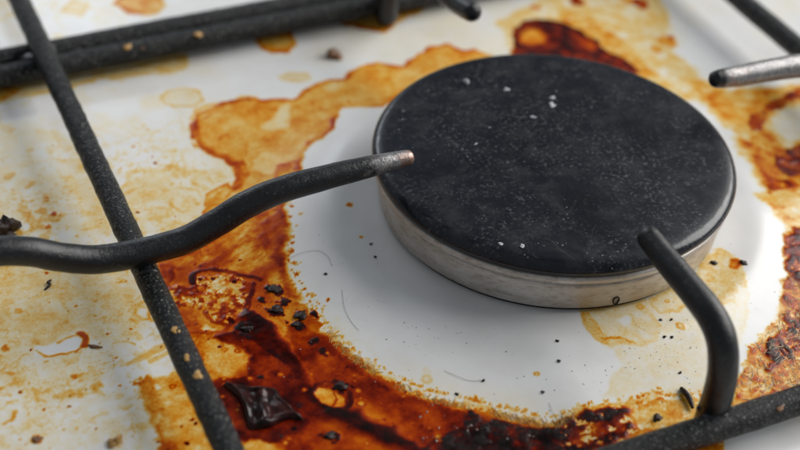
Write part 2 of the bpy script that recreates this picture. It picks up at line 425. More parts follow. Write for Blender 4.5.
stain([(18, 318), (34, 350), (52, 344), (66, 334), (82, 328), (70, 318), (40, 312)], 0.16, 0.0, 1, 1.6, 1.5, 5, 0.6, 3, 'add', 7)
# bubbles and tide marks
for i, (c, b_, rm) in enumerate([
    ([(165, 197), (170, 189), (182, 186), (197, 189), (205, 197), (196, 207), (183, 214), (170, 208)], 0.10, 0.32),
    ([(119, 200), (126, 190), (140, 186), (152, 192), (153, 201), (141, 209), (123, 211)], 0.08, 0.22),
    ([(127, 225), (135, 216), (146, 216), (147, 232), (138, 240)], 0.02, 0.22),
    ([(205, 195), (215, 188), (229, 182), (233, 190), (222, 205), (205, 206)], 0.45, 0.5),
    ([(160, 97), (168, 90), (182, 87), (200, 90), (205, 100), (195, 107), (175, 107), (164, 104)], 0.13, 0.38),
    ([(278, 77), (290, 72), (308, 73), (313, 80), (298, 83), (283, 81)], 0.16, 0.12),
    ([(180, 150), (200, 148), (225, 160), (228, 175), (205, 178), (184, 168)], 0.03, 0.12)]):
    stain(c, b_, rm, 0.6, 0.4, 0.5, 3, 0.4, 3, 'max', 20+i)
stain([(-40, 88), (40, 72), (90, 68), (130, 60), (165, 52), (186, 55), (188, 66), (175, 73), (140, 75), (100, 81), (60, 91), (20, 99), (-40, 112)], 0.24, 0.16, 1.2, 0.9, 1.0, 5, 0.5, 4, 'max', 31)
stain([(120, 62), (160, 55), (187, 57), (186, 66), (165, 72)], 0.30, 0.30, 0.9, 0.8, 0.6, 4, 0.4, 3, 'max', 32)
stain([(-40, 95), (10, 86), (26, 88), (5, 100), (-40, 112)], 0.65, 0.2, 1.0, 0.9, 0.8, 4, 0.4, 3, 'max', 33)
# islands behind the rear rails
stain([(112, 3), (130, -12), (158, -12), (166, 6), (152, 15), (128, 14)], 0.75, 0.5, 1.2, 0.8, 0.8, 5, 0.35, 4, 'max', 34)
stain([(328, 20), (345, 10), (380, -4), (420, -14), (440, -10), (432, 2), (418, 14), (402, 21), (394, 28), (384, 34), (366, 30), (345, 26)], 0.60, 0.75, 1.0, 0.6, 0.8, 4, 0.3, 4, 'max', 35)
stain([(254, 42), (260, 31), (280, 27), (293, 33), (297, 46), (289, 54), (272, 54), (262, 50)], 0.62, 0.75, 1.0, 0.6, 0.6, 4, 0.3, 4, 'max', 36)
stain([(60, 12), (72, -2), (90, 5), (80, 16)], 0.2, 0.2, 1, 0.8, 1, 4, 0.5, 3, 'max', 37)
stain([(20, 8), (25, 4), (30, 10), (27, 16)], 0.6, 0.2, 1, 0.8, 0.3, 4, 0.5, 3, 'max', 38)

# -- the amber arc behind the left finger
ARC = [(190, 124), (195, 114), (207, 109), (222, 101), (236, 99), (248, 97), (262, 100), (278, 99), (292, 99), (300, 95), (306, 88), (316, 83), (330, 80), (343, 78),
       (349, 72), (362, 66), (378, 62), (392, 65), (404, 67), (411, 59), (430, 47), (446, 44), (459, 49), (475, 49), (492, 56), (500, 70), (450, 84),
       (425, 92), (404, 92), (394, 101), (384, 107), (366, 108), (350, 107), (341, 108), (338, 117), (334, 129), (324, 138), (310, 144), (303, 153),
       (301, 165), (300, 185), (284, 205), (250, 215), (230, 225), (205, 245), (200, 225), (205, 200), (229, 186), (238, 176), (232, 165), (224, 158), (212, 155), (199, 147)]
stain(ARC, 0.66, 1.0, 1.1, 0.45, 0.8, 3.5, 0.40, 6, 'max', 40)
stain([(190, 120), (193, 109), (206, 104), (224, 103), (214, 112), (199, 122)], 0.32, 0.2, 0.8, 0.5, 0.4, 3, 0.3, 3, 'max', 41)
stain([(228, 103), (240, 96), (256, 96), (262, 104), (245, 108)], 0.35, 0.15, 0.8, 0.5, 0.4, 3, 0.3, 3, 'max', 42)
stain([(258, 127), (275, 117), (281, 106), (288, 104), (290, 115), (288, 127), (275, 131), (262, 130)], 0.20, 0.12, 0.8, 0.5, 0.4, 3, 0.3, 3, 'set', 43)
stain([(322, 86), (333, 81), (345, 82), (346, 89), (334, 93), (324, 91)], 0.36, 0.3, 0.7, 0.4, 0.3, 3, 0.3, 3, 'set', 44)
stain([(250, 160), (258, 152), (270, 150), (284, 154), (290, 165), (285, 178), (262, 176), (250, 170)], 0.42, 0.35, 0.7, 0.4, 0.5, 3, 0.3, 3, 'set', 45)
stain([(232, 162), (246, 158), (250, 175), (240, 190), (228, 196), (236, 180)], 1.1, 0.2, 1.2, 0.9, 0.7, 3, 0.5, 2.5, 'max', 46)
stain([(278, 165), (302, 158), (300, 190), (268, 205), (270, 185)], 1.1, 0.4, 1.4, 1.0, 0.8, 3, 0.5, 2.5, 'max', 47)
stroke([(348, 106), (346, 92), (352, 82), (350, 72)], 0.5, 0.95, 0.6, 48, brk=0.1)
stroke([(300, 97), (312, 94), (325, 92)], 0.5, 0.9, 0.5, 49, brk=0.1)
stroke([(390, 100), (395, 90), (388, 78), (392, 66)], 0.6, 0.9, 0.6, 50, brk=0.1)
stroke([(192, 124), (194, 142), (204, 149), (216, 155), (226, 158), (233, 166), (238, 176)], 0.8, 1.7, 0.5, 51, brk=0.05)
stroke([(190, 128), (200, 122), (215, 113), (225, 105)], 0.4, 1.2, 0.4, 52)

# -- the big mass in front of the finger, up to the clean ring
RING = [(283, 200), (285, 225), (284, 245), (284, 262), (291, 281), (301, 300), (313, 318), (326, 331), (345, 350), (364, 364), (385, 378), (405, 388), (430, 398), (455, 403),
        (480, 408), (508, 416), (534, 422), (556, 424), (575, 414), (600, 407), (640, 402), (654, 397), (666, 400), (682, 402), (702, 398)]
MASS = [(157, 258), (160, 285), (168, 310), (180, 335), (190, 362), (176, 378), (150, 378), (138, 383), (149, 400), (155, 415), (162, 432), (160, 450), (158, 520), (730, 520), (720, 420)] + RING[::-1] + [(250, 212), (200, 240)]
stain(MASS, 1.28, 0.0, 1.2, 0.55, 0.5, 4, 0.45, 5, 'max', 60, fringe=1.25)
stain(MASS, 0.0, 0.0, 1, 0.5, 0, 4, 0, 5, 'max', 60)
# streaks along the upper part
P = mm([(160, 265), (200, 245), (250, 215), (284, 205), (284, 262), (262, 285), (190, 276)]); s = sub(P, 4); x, y = X[s], Y[s]
mk = sstep(-1, 2, sdf(P, x, y)); a = 0.55
u_, v_ = x*math.cos(a)+y*math.sin(a), -x*math.sin(a)+y*math.cos(a)
FILM[s] += mk*np.clip(1.1*fbm(u_*0.35, v_, 3.0, 7.0, 5)+0.15, -0.35, 2.2)
stain([(255, 222), (284, 204), (285, 240), (284, 262), (276, 262), (262, 248)], 1.7, 0.6, 1.5, 1.5, 1.2, 4, 0.5, 3, 'max', 61)
stain([(270, 245), (285, 240), (284, 262), (291, 281), (300, 300), (286, 300), (278, 280)], 1.7, 0.5, 1.4, 1.3, 1.0, 4, 0.5, 3, 'max', 62)
stain([(156, 262), (176, 262), (178, 276), (168, 290), (160, 283)], 2.0, 0.5, 1.0, 1.0, 0.9, 4, 0.4, 3, 'max', 63)
# blistered patch with gold froth
BL = [(197, 277), (222, 275), (240, 277), (254, 285), (250, 298), (242, 317), (228, 326), (214, 322), (206, 311), (190, 308), (172, 307), (166, 296), (168, 287), (180, 283), (188, 290), (196, 286)]
P = mm(BL); s = sub(P, 4); x, y = X[s], Y[s]
d = sdf(P, x, y)+0.6*fbm(x, y, 2.5, 3.0, 3); mk = sstep(-0.4, 0.4, d)
g1, g2 = worley(x, y, 1.5, 4.0)
froth = 1.5+2.6*np.clip(fbm(x, y, 1.6, 5.5, 4), -0.35, 1)+0.5*(0.5-(g2-g1))
c0 = on_plate(222, 290); froth = froth*(0.4+0.6*sstep(0, 8, np.hypot(x-c0[0], y-c0[1])))
froth = np.where(fbm(x, y, 2.2, 8.8, 4) > 0.55, froth*0.2, froth)
FILM[s] = FILM[s]*(1-mk)+np.clip(froth, 0.02, 2.5)*mk; BUMPZ[s] = np.maximum(BUMPZ[s], mk*np.clip(0.35*(g2-g1)+0.2*fbm(x, y, 1.2, 2.2, 3), 0, 0.5))
stroke([(193, 284), (192, 276), (200, 271), (212, 270), (226, 272), (240, 275), (262, 280)], 0.75, 3.6, 0.4, 64, char=0.1)
stroke([(254, 284), (252, 296), (247, 306), (243, 318)], 0.75, 3.4, 0.5, 65, char=0.1)
stroke([(243, 318), (228, 327), (214, 323), (205, 312)], 0.7, 2.4, 0.5, 66)
stain([(178, 286), (190, 288), (196, 296), (186, 298), (176, 294)], 2.2, 0.6, 0.8, 0.5, 0.6, 2.5, 0.4, 2, 'set', 67)
stain([(200, 329), (206, 325), (216, 330), (205, 336)], 0.15, 0.1, 0.6, 0.4, 0.4, 2, 0.5, 2, 'set', 68)
# warm yellow clearings
stain([(196, 348), (215, 343), (240, 350), (246, 370), (232, 381), (206, 374)], 0.72, 0.15, 1.2, 1.8, 1.2, 4, 0.5, 3.5, 'set', 69)
stain([(205, 342), (228, 336), (240, 345), (222, 352)], 0.55, 0.0, 1, 1.4, 1, 3, 0.5, 3, 'set', 70, amt=0.8)
stain([(138, 384), (150, 380), (182, 378), (206, 410), (222, 448), (225, 500), (160, 500), (161, 435)], 0.80, 0.25, 1.5, 1.0, 2.0, 5, 0.75, 3.2, 'set', 71)
stain([(170, 395), (185, 395), (195, 420), (190, 445), (172, 440), (168, 415)], 0.5, 0.1, 1, 1.5, 1.5, 3, 0.7, 2.5, 'set', 72, amt=0.8)
stain([(236, 443), (262, 440), (285, 452), (285, 480), (230, 480)], 0.55, 0.3, 1, 0.8, 0.6, 3, 0.3, 3, 'set', 73)
# red-brown flows round the charred flake
stain([(214, 338), (240, 322), (258, 315), (274, 322), (284, 348), (300, 374), (314, 396), (334, 412), (372, 430), (412, 450), (430, 500), (290, 500), (286, 448), (262, 438), (240, 440), (222, 410), (208, 386), (222, 380), (246, 376), (250, 356), (236, 346)], 2.9, 0.3, 1.5, 1.0, 1.2, 5, 0.4, 5, 'max', 74)
stain([(246, 322), (258, 315), (270, 320), (280, 342), (292, 362), (300, 376), (282, 366), (262, 350), (250, 340)], 4.0, 0.6, 1.2, 0.8, 0.8, 4, 0.25, 4, 'max', 75)
stain([(300, 322), (326, 338), (352, 360), (384, 380), (430, 402), (470, 412), (520, 428), (560, 460), (430, 470), (400, 440), (360, 422), (330, 404), (308, 376), (290, 345), (286, 325)], 2.6, 0.0, 1.5, 1.5, 1.2, 5, 0.35, 4.0, 'max', 76)
stain([(318, 340), (345, 358), (384, 384), (430, 405), (470, 413), (430, 412), (390, 396), (350, 374), (322, 352)], 2.9, 0.0, 1.5, 1.2, 1.0, 3, 0.45, 2.2, 'max', 77)
stain([(350, 398), (372, 402), (398, 420), (392, 428), (372, 422), (352, 412)], 1.15, 0.0, 1, 1.6, 0.8, 3, 0.3, 3, 'set', 78, amt=0.85)
stroke([(250, 317), (262, 323), (273, 336), (283, 352), (292, 364), (301, 378), (311, 394), (322, 405), (338, 413), (358, 423), (380, 432), (404, 443), (425, 458)], 2.0, 4.4, 0.7, 79, char=0.0, rise=0.3, soft=0.95)
stroke([(318, 402), (336, 413), (360, 425), (384, 435), (412, 449), (440, 470)], 2.4, 5.2, 0.5, 80, char=0.3, rise=0.4, soft=0.7)
stroke([(243, 318), (225, 330), (208, 334), (188, 334)], 0.9, 2.0, 0.8, 81)
stroke([(250, 432), (275, 436), (300, 432), (320, 440), (350, 452)], 1.4, 3.2, 0.9, 82, char=0.1)
stain([(318, 418), (345, 428), (370, 440), (392, 452), (330, 452), (300, 440), (305, 424)], 1.7, 0.0, 1.4, 1.4, 0.8, 4, 0.35, 3, 'set', 83, amt=0.9)
# trapped bubbles
stain([(312, 394), (318, 388), (331, 390), (345, 399), (346, 407), (334, 410), (321, 405)], 0.85, 0.0, 0.8, 0.4, 0.2, 2, 0.25, 2, 'set', 84)
stroke([(332, 390), (336, 399), (332, 409)], 0.35, 2.0, 0.2, 85)
stroke([(311, 394), (316, 386), (328, 382), (342, 384), (350, 393), (351, 403), (345, 411), (332, 412), (319, 407), (311, 398)], 0.85, 3.6, 0.25, 86, char=0.15)
dot(361, 404, 1.55, 0.72, mode='set', rim=1.4, wob=0.1); dot(358, 391, 0.8, 0.9, mode='set', rim=0.5, wob=0.15)
# thick crust along the front of the ring
stain([(470, 412), (510, 424), (540, 429), (556, 430), (572, 420), (588, 412), (610, 410), (632, 410), (640, 420), (612, 440), (570, 462), (440, 480), (420, 450), (460, 430)], 4.4, 0.4, 1.3, 1.2, 1.3, 4, 0.4, 3, 'max', 87, char=1.0)
stain([(556, 426), (576, 414), (606, 410), (628, 412), (600, 420), (570, 430)], 4.0, 0.0, 1, 0.9, 0.9, 3, 0.4, 2, 'max', 88, char=0.9)
stain([(575, 428), (610, 420), (640, 410), (660, 405), (640, 425), (600, 440), (570, 446)], 2.0, 0.0, 1, 1.2, 1.2, 3, 0.8, 2, 'set', 89, amt=0.9)
stain([(630, 404), (652, 399), (664, 400), (684, 402), (704, 398), (716, 412), (690, 425), (650, 432), (626, 420)], 0.55, 0.2, 1, 1.0, 1.0, 3, 0.9, 2, 'set', 90, amt=0.9)
P = mm([(560, 424), (600, 408), (655, 398), (710, 398), (715, 420), (640, 440), (560, 450)]); s = sub(P, 3); x, y = X[s], Y[s]
mk = sstep(-1, 1, sdf(P, x, y)); fl = sstep(0.25, 0.55, fbm(x, y, 1.7, 6.5, 4))
FILM[s] = FILM[s]*(1-0.92*mk*fl)+0.06*mk*fl; CHAR[s] *= (1-mk*fl)
# thin yellow hair-line fringe where the mass meets the clean ring
P = mm(RING); s = sub(P, 6); x, y = X[s], Y[s]; d = sdf(mm(MASS), x, y)
dr = pdist(P, x, y); ang = np.arctan2(y, x)*80
f = dr+0.9*fbm(ang, np.hypot(x, y)*0.4, 1.2, 3.3, 3)
front = (x > -76) & (y < -5) & (x < 25)
FILM[s] = np.where(front, np.maximum(FILM[s], 0.62*(1-sstep(0.4, 1.4, f))*np.clip(0.7+fbm(x, y, 5, 2.1, 3), 0, 1.3)*(d < 0.6)), FILM[s])

# -- pale film and tide-marked patch on the ring, right of the burner
stain([(597, 341), (615, 350), (620, 365), (611, 381), (598, 397), (640, 402), (692, 398), (722, 372), (746, 332), (752, 300), (747, 280), (738, 268), (730, 252), (712, 250), (690, 270), (640, 296)], 0.075, 0.05, 1.0, 0.7, 1.0, 4, 0.7, 3, 'add', 100)
stain([(579, 310), (587, 330), (597, 340), (612, 347), (627, 345), (646, 346), (658, 340), (662, 326), (652, 312), (646, 300), (600, 306)], 0.15, 0.22, 1.0, 0.4, 0.6, 3, 0.8, 2.2, 'max', 101)
stain([(579, 310), (587, 330), (597, 340), (611, 347), (606, 335), (596, 322), (590, 310)], 0.34, 0.30, 0.7, 0.4, 0.5, 3, 0.6, 2, 'max', 102)
stroke([(590, 334), (606, 339), (622, 337), (634, 342), (644, 346)], 0.28, 0.95, 0.6, 103, brk=0.1)
stain([(617, 320), (624, 315), (631, 316), (632, 323), (624, 326)], 0.0, 0.05, 0.5, 0.3, 0.3, 2, 0.4, 2, 'set', 104)
stain([(650, 300), (662, 292), (676, 288), (690, 300), (680, 312), (662, 314), (652, 308)], 0.14, 0.2, 0.7, 0.5, 0.9, 2.5, 0.9, 1.8, 'max', 105)
stain([(692, 272), (705, 256), (720, 248), (734, 256), (742, 268), (750, 282), (748, 290), (738, 286), (736, 300), (720, 306), (704, 292)], 0.24, 0.16, 0.8, 0.7, 1.1, 3, 0.9, 1.8, 'max', 106)
stain([(730, 258), (738, 258), (744, 266), (738, 270), (730, 268)], 0.95, 0.4, 0.6, 0.6, 0.6, 2, 0.6, 1.5, 'max', 107)
for (px, py, r, v, rm) in [(680, 326, 1.3, 0.3, 0.5), (640, 307, 1.1, 0.4, 0.7), (667, 301, 0.8, 0.3, 0.5), (537, 374, 0.75, 0.12, 0.9), (427, 379, 1.45, 0.10, 0.18), (427, 371, 1.2, 0.06, 0.03),
                           (350, 205, 0.9, 1.1, 0.6), (361, 237, 0.55, 1.0, 0.4), (589, 408, 0.8, 0.1, 0.6), (140, 394, 0.7, 0.05, 0.3), (655, 300, 0.7, 0.35, 0.4)]:
    dot(px, py, r, v, rim=rm)
# -- crust at the right of the ring
RC = [(880, 215), (800, 226), (786, 231), (789, 250), (787, 285), (781, 310), (770, 328), (754, 345), (742, 366), (734, 386), (735, 402), (760, 400), (800, 388), (880, 360)]
stain(RC, 0.9, 0.2, 1.3, 0.7, 1.2, 4, 0.9, 2.4, 'max', 110, fringe=0.8)
stain([(786, 235), (800, 228), (880, 220), (880, 290), (800, 305), (785, 320), (786, 285)], 2.8, 0.2, 1.5, 1.2, 1.2, 3, 0.7, 2, 'max', 111, char=0.6)
stain([(762, 352), (780, 330), (800, 312), (880, 300), (880, 340), (800, 352), (770, 370)], 2.8, 0, 1, 1.2, 1.4, 3, 0.8, 1.8, 'max', 112, char=1.0)
stain([(784, 290), (796, 284), (810, 290), (805, 308), (788, 312), (778, 322)], 0.8, 0, 1, 1.2, 1, 3, 0.6, 2, 'set', 113, amt=0.8)
P = mm(RC); s = sub(P, 3); x, y = X[s], Y[s]; mk = sstep(0, 2, sdf(P, x, y))
fil = np.exp(-(fbm(x*0.8+y*0.3, y*0.9-x*0.2, 2.4, 4.4, 4)/0.11)**2)*sstep(-0.3, 0.3, fbm(x, y, 5, 8.1, 2)+0.1)
FILM[s] = FILM[s]*(1-0.85*mk*fil)+0.12*mk*fil; CHAR[s] *= (1-mk*fil)
stain([(752, 192), (800, 190), (880, 180), (880, 226), (800, 228), (786, 232), (776, 214)], 0.40, 0.25, 1.2, 1.0, 1.4, 4, 0.8, 3, 'max', 114)
# -- amber behind the right finger
stain([(676, 74), (700, 80), (730, 92), (760, 88), (800, 84), (880, 70), (880, 185), (800, 190), (786, 193), (766, 186), (750, 166), (740, 142), (722, 118), (700, 96)], 0.72, 0.2, 1.8, 2.4, 1.8, 5, 0.8, 4, 'max', 115)
stain([(742, 140), (770, 145), (800, 150), (880, 150), (880, 188), (800, 188), (780, 188), (760, 178)], 1.2, 0.3, 1.5, 2.4, 1.5, 4, 0.6, 3.5, 'max', 116)
stain([(768, 118), (782, 110), (800, 103), (880, 90), (880, 140), (800, 140), (788, 146), (774, 132)], 0.08, 0.0, 1, 2.0, 0.9, 4, 0.5, 3, 'set', 117)
stain([(748, 120), (757, 112), (770, 103), (785, 95), (800, 89), (860, 80), (860, 96), (800, 101), (786, 105), (774, 112), (766, 122), (763, 132), (753, 130)], 1.7, 0.4, 1.5, 1.0, 1.8, 4, 0.7, 3, 'max', 118, char=0.25)
stain([(776, 156), (786, 149), (800, 144), (860, 140), (860, 176), (800, 174), (788, 177), (780, 168)], 2.2, 0.3, 1.5, 0.9, 1.8, 3.5, 0.7, 2.5, 'max', 119, char=0.35)
stain([(758, 180), (772, 178), (788, 179), (800, 186), (790, 192), (770, 191)], 1.9, 0.3, 1.2, 0.9, 1.5, 3.5, 0.6, 2.5, 'max', 126, char=0.2)
# -- behind the cap, top right
stain([(498, 22), (512, 14), (530, 4), (545, -14), (600, -24), (650, -22), (662, 5), (674, 35), (676, 52), (700, 78), (720, 100), (690, 100), (600, 60), (520, 60), (505, 40)], 0.26, 0.12, 1.5, 2.2, 1.8, 6, 0.9, 4, 'max', 120)
stain([(560, 10), (590, 14), (606, 28), (622, 42), (645, 62), (660, 76), (640, 80), (590, 50), (560, 30)], 0.62, 0.2, 1.2, 1.2, 1.6, 5, 0.7, 3, 'max', 121)
for (px, py, r, v) in [(664, 41, 3.6, 0.9), (671, 38, 2.0, 1.6), (655, 50, 2.2, 0.8), (642, 4, 3.4, 1.9), (628, 2, 2.0, 0.9), (576, 0, 2.8, 2.4), (590, 21, 1.8, 0.8), (536, 8, 1.4, 1.4), (592, 26, 1.4, 0.9), (618, -6, 2.5, 1.0), (505, 24, 2.6, 0.4)]:
    dot(px, py, r, v, wob=0.7)
stain([(512, 56), (514, 30), (522, 22), (540, 19), (558, 22), (574, 28), (592, 38), (604, 48), (618, 56), (640, 72), (600, 80), (520, 75)], 3.4, 0.6, 1.4, 0.7, 1.0, 4, 0.35, 3, 'max', 122, char=0.35)
stain([(520, 36), (528, 30), (540, 30), (548, 36), (545, 44), (528, 46), (520, 43)], 1.25, 0.0, 1, 1.0, 0.6, 3, 0.3, 3, 'set', 123)
stain([(572, 34), (588, 40), (600, 48), (592, 52), (578, 44)], 1.5, 0.0, 1, 1.0, 0.6, 3, 0.3, 3, 'set', 124, amt=0.8)

# -- marks on the left field
stain([(33, 356), (34, 345), (48, 346), (60, 341), (72, 337), (81, 334), (84, 344), (76, 350), (58, 353), (46, 357)], 0.0, 0.0, 0.4, 0.3, 0.4, 2.5, 0.3, 2, 'set', 130)
stroke([(34, 340), (35, 350), (46, 357), (60, 354), (76, 351), (84, 346), (85, 338), (80, 333), (70, 337), (58, 343)], 0.42, 1.1, 0.4, 131, brk=0.2)
stroke([(84, 346), (86, 338), (80, 333)], 0.6, 1.8, 0.3, 132)
stroke([(46, 357), (25, 355), (10, 366), (-10, 372)], 0.25, 0.6, 0.6, 133, brk=0.15)
stain([(133, 313), (138, 305), (150, 306), (152, 321), (141, 321)], 0.03, 0.8, 0.6, 0.4, 0.4, 2, 0.3, 2, 'set', 134)
stroke([(152, 322), (140, 323), (132, 316), (136, 305), (147, 302)], 0.8, 0.75, 0.6, 135, brk=0.2)
stroke([(118, 363), (110, 352), (114, 343), (126, 340), (136, 344)], 0.28, 0.6, 0.5, 136, brk=0.1)
stroke([(128, 364), (145, 356), (165, 346)], 0.9, 0.45, 0.5, 137); stroke([(150, 362), (168, 352)], 0.6, 0.4, 0.4, 138)
stain([(118, 350), (125, 346), (131, 350), (129, 357), (121, 359)], 0.0, 0.1, 0.5, 0.4, 0.4, 2, 0.3, 2, 'set', 139)
stain([(146, 367), (158, 362), (172, 366), (170, 377), (152, 378)], 0.0, 0.1, 0.5, 0.5, 0.5, 2, 0.3, 2, 'set', 140)
stain([(153, 385), (158, 383), (162, 388), (156, 391)], 0.02, 0.1, 0.5, 0.4, 0.3, 2, 0.3, 2, 'set', 141)
stroke([(74, 377), (82, 374), (92, 373)], 0.6, 0.6, 0.5, 142, brk=0.2); stroke([(95, 386), (102, 380), (112, 374)], 0.8, 0.45, 0.8, 143, brk=0.2)
stroke([(58, 415), (64, 408), (66, 400)], 0.35, 0.45, 0.4, 144, brk=0.1); stroke([(36, 393), (37, 400), (46, 402)], 0.3, 0.55, 0.3, 145)
stroke([(5, 424), (12, 419), (15, 412)], 0.45, 0.8, 0.4, 146)
for (px, py, r, v) in [(75, 377, 0.9, 1.1), (11, 373, 1.0, 0.7), (38, 439, 1.2, 1.6), (5, 348, 1.2, 0.9), (100, 385, 0.8, 0.6), (48, 228, 1.3, 0.9), (41, 211, 1.4, 0.55), (53, 214, 0.9, 1.4), (18, 311, 0.9, 0.9),
                       (8, 176, 1.6, 0.5), (62, 316, 1.6, 0.35), (30, 150, 1.2, 0.3), (12, 130, 1.0, 0.35), (66, 322, 0.7, 0.8), (45, 237, 1.6, 0.4), (20, 60, 1.3, 0.4)]:
    dot(px, py, r, v, wob=0.6)
for (px, py, r) in [(274, 290, 2.0), (276, 311, 2.4), (301, 316, 2.6), (297, 325, 1.8), (248, 330, 2.2), (340, 388, 2.0), (331, 437, 1.7), (315, 341, 1.4), (262, 300, 1.0), (322, 352, 1.2), (285, 302, 1.3)]:
    dot(px, py, r*0.95, 4.5, char=0.4, wob=1.0)
BROAD = FILM.copy()
# scattered tiny specks: left field, ring and crust (burnt fat spatter)
rs = random.Random(5)
for k in range(100):
    px = rs.uniform(0, 185); py = rs.uniform(120, 450)
    dot(px, py, rs.choice((0.15, 0.18, 0.22, 0.3, 0.4)), rs.uniform(0.4, 2.4), wob=0.9, char=rs.choice((0, 0, 0.5)))
RB = mm(RING)
for k in range(300):
    i = rs.randrange(0, len(RB)-1); p = RB[i]+(RB[i+1]-RB[i])*rs.random()
    p = p*(1-min(abs(rs.gauss(0, 0.020 if i < 6 else 0.008)), 0.07)-0.006); dv = np.array((p[0], p[1], 0.6))-CAM
    dot(400+FPX*(dv @ rgt)/(dv @ fwd), 225-FPX*(dv @ upv)/(dv @ fwd), rs.choice((0.18, 0.22, 0.3, 0.45)), rs.uniform(0.4, 2.0 if i < 6 else 1.2), wob=1.0)
for k in range(160):
    px = rs.uniform(165, 560); py = rs.uniform(250, 450)
    c = on_plate(px, py)
    if math.hypot(c[0], c[1]) > 84: dot(px, py, rs.choice((0.25, 0.35, 0.5, 0.7)), rs.uniform(2.5, 5), char=rs.choice((0, 0, 0.5)), wob=0.6)
# tide lines, mottling and pin-head bubbles in the baked film
thick = sstep(0.35, 0.65, FILM)
FILM *= 1+thick*(0.20*fbm(X, Y, 3.2, 21.0, 4)+0.22*fbm(X, Y, 9.0, 22.0, 3))
tl = np.exp(-(fbm(X, Y, 17.0, 23.0, 4)/0.022)**2)+0.7*np.exp(-(fbm(X+40, Y, 9.0, 24.0, 4)/0.03)**2)
FILM += thick*tl*0.5*sstep(-0.2, 0.4, fbm(X, Y, 12, 25.0, 2))*(1-sstep(2.0, 3.5, FILM))
for k in range(90):
    px = rs.uniform(165, 470); py = rs.uniform(255, 450); c = on_plate(px, py)
    if math.hypot(c[0], c[1]) > 85: dot(px, py, rs.choice((0.35, 0.45, 0.6, 0.9)), rs.uniform(0.6, 1.2), mode='set', rim=rs.uniform(0.6, 1.8), wob=0.3)
FILM = np.clip(FILM, 0, 7)
CHAR = np.clip(CHAR, 0, 1)
film_s = np.minimum(BROAD, 4.0)
for _ in range(3):
    film_s[1:-1, 1:-1] = (film_s[1:-1, 1:-1]*2+film_s[:-2, 1:-1]+film_s[2:, 1:-1]+film_s[1:-1, :-2]+film_s[1:-1, 2:])/6
    BUMPZ[1:-1, 1:-1] = (BUMPZ[1:-1, 1:-1]*2+BUMPZ[:-2, 1:-1]+BUMPZ[2:, 1:-1]+BUMPZ[1:-1, :-2]+BUMPZ[1:-1, 2:])/6
Z = plate_z(Rr)+0.06*film_s+BUMPZ+CHAR*0.16*np.clip(fbm(X, Y, 1.6, 3.9, 3)+0.5, 0, 1.5)
Z = Z+0.25*fbm(X, Y, 90, 1.1, 2)*sstep(84, 110, Rr)
def grid_mesh(name, mat):
    me = bpy.data.meshes.new(name); nv = NX*NY
    me.vertices.add(nv)
    me.vertices.foreach_set('co', (np.stack([X, Y, Z], -1).reshape(-1)*S).astype(np.float32))
    i = np.arange(NX-1)[None, :]+np.arange(NY-1)[:, None]*NX
    cx = 0.5*(X[:-1, :-1]+X[1:, 1:]); cy = 0.5*(Y[:-1, :-1]+Y[1:, 1:])
    keep = np.hypot(cx, cy) > 30                       # the burner stands in a hole in the plate
    i = i[keep]
    q = np.stack([i, i+1, i+1+NX, i+NX], -1).reshape(-1).astype(np.int32); nf = len(q)//4
    me.loops.add(nf*4); me.loops.foreach_set('vertex_index', q)
    me.polygons.add(nf); me.polygons.foreach_set('loop_start', np.arange(nf, dtype=np.int32)*4)
    me.polygons.foreach_set('loop_total', np.full(nf, 4, np.int32))
    me.polygons.foreach_set('use_smooth', np.ones(nf, bool))
    me.update(calc_edges=True); me.validate()
    me.materials.append(mat)
    o = bpy.data.objects.new(name, me); COL.objects.link(o)
    fattr(o, 'film', FILM.reshape(-1)); fattr(o, 'char', CHAR.reshape(-1))
    return o
plate = grid_mesh('hob_plate', M_PLATE)
plate['kind'] = 'structure'; plate['label'] = 'white enamel hob plate covered in baked amber and brown grease stains'

# ------------------------------------------------------------------ gas burner
burner = empty('gas_burner', (0, 0, 2.4))
tag(burner, 'round gas burner with black enamel cap on a stained metal head', 'gas burner')
def B_(o): o.location.z -= 2.4*S; return o
capP = [(47.6, 15.9), (49.3, 15.7), (49.9, 16.1), (50.05, 16.7), (49.95, 17.3), (49.7, 17.9), (49.2, 18.45), (48.5, 18.95), (47.8, 19.25), (46.8, 19.42), (45.0, 19.5), (43.0, 19.55), (40, 19.62), (30, 19.7), (18, 19.75), (8, 19.78), (0.0, 19.8)]
cap = B_(lathe('burner_cap', capP, M_CAP, burner))
B_(lathe('cap_gap', [(47.4, 14.9), (47.4, 15.95)], M_GAP_SHADE, burner))
B_(lathe('head_lip', [(46.5, 12.6), (48.9, 12.6), (49.25, 12.8), (49.3, 13.8), (49.0, 14.5), (48.4, 14.75), (46.0, 14.8)], M_HEAD, burner, wob=0.03))
B_(lathe('burner_head', [(46.2, 2.9), (47.2, 3.0), (47.7, 3.5), (48.1, 7.0), (48.35, 10.6), (48.3, 11.3), (47.9, 11.7), (47.2, 11.85), (46, 11.9)], M_HEAD, burner, wob=0.04, seed=2))
B_(lathe('head_groove', [(46.9, 11.7), (46.9, 12.8)], M_GAP_SHADE, burner))
B_(lathe('base_shade_ring', [(45.6, 1.6), (46.4, 1.7), (46.4, 3.1), (45.6, 3.1)], M_GAP_SHADE, burner))  # dark band under the head, standing in for its contact shade

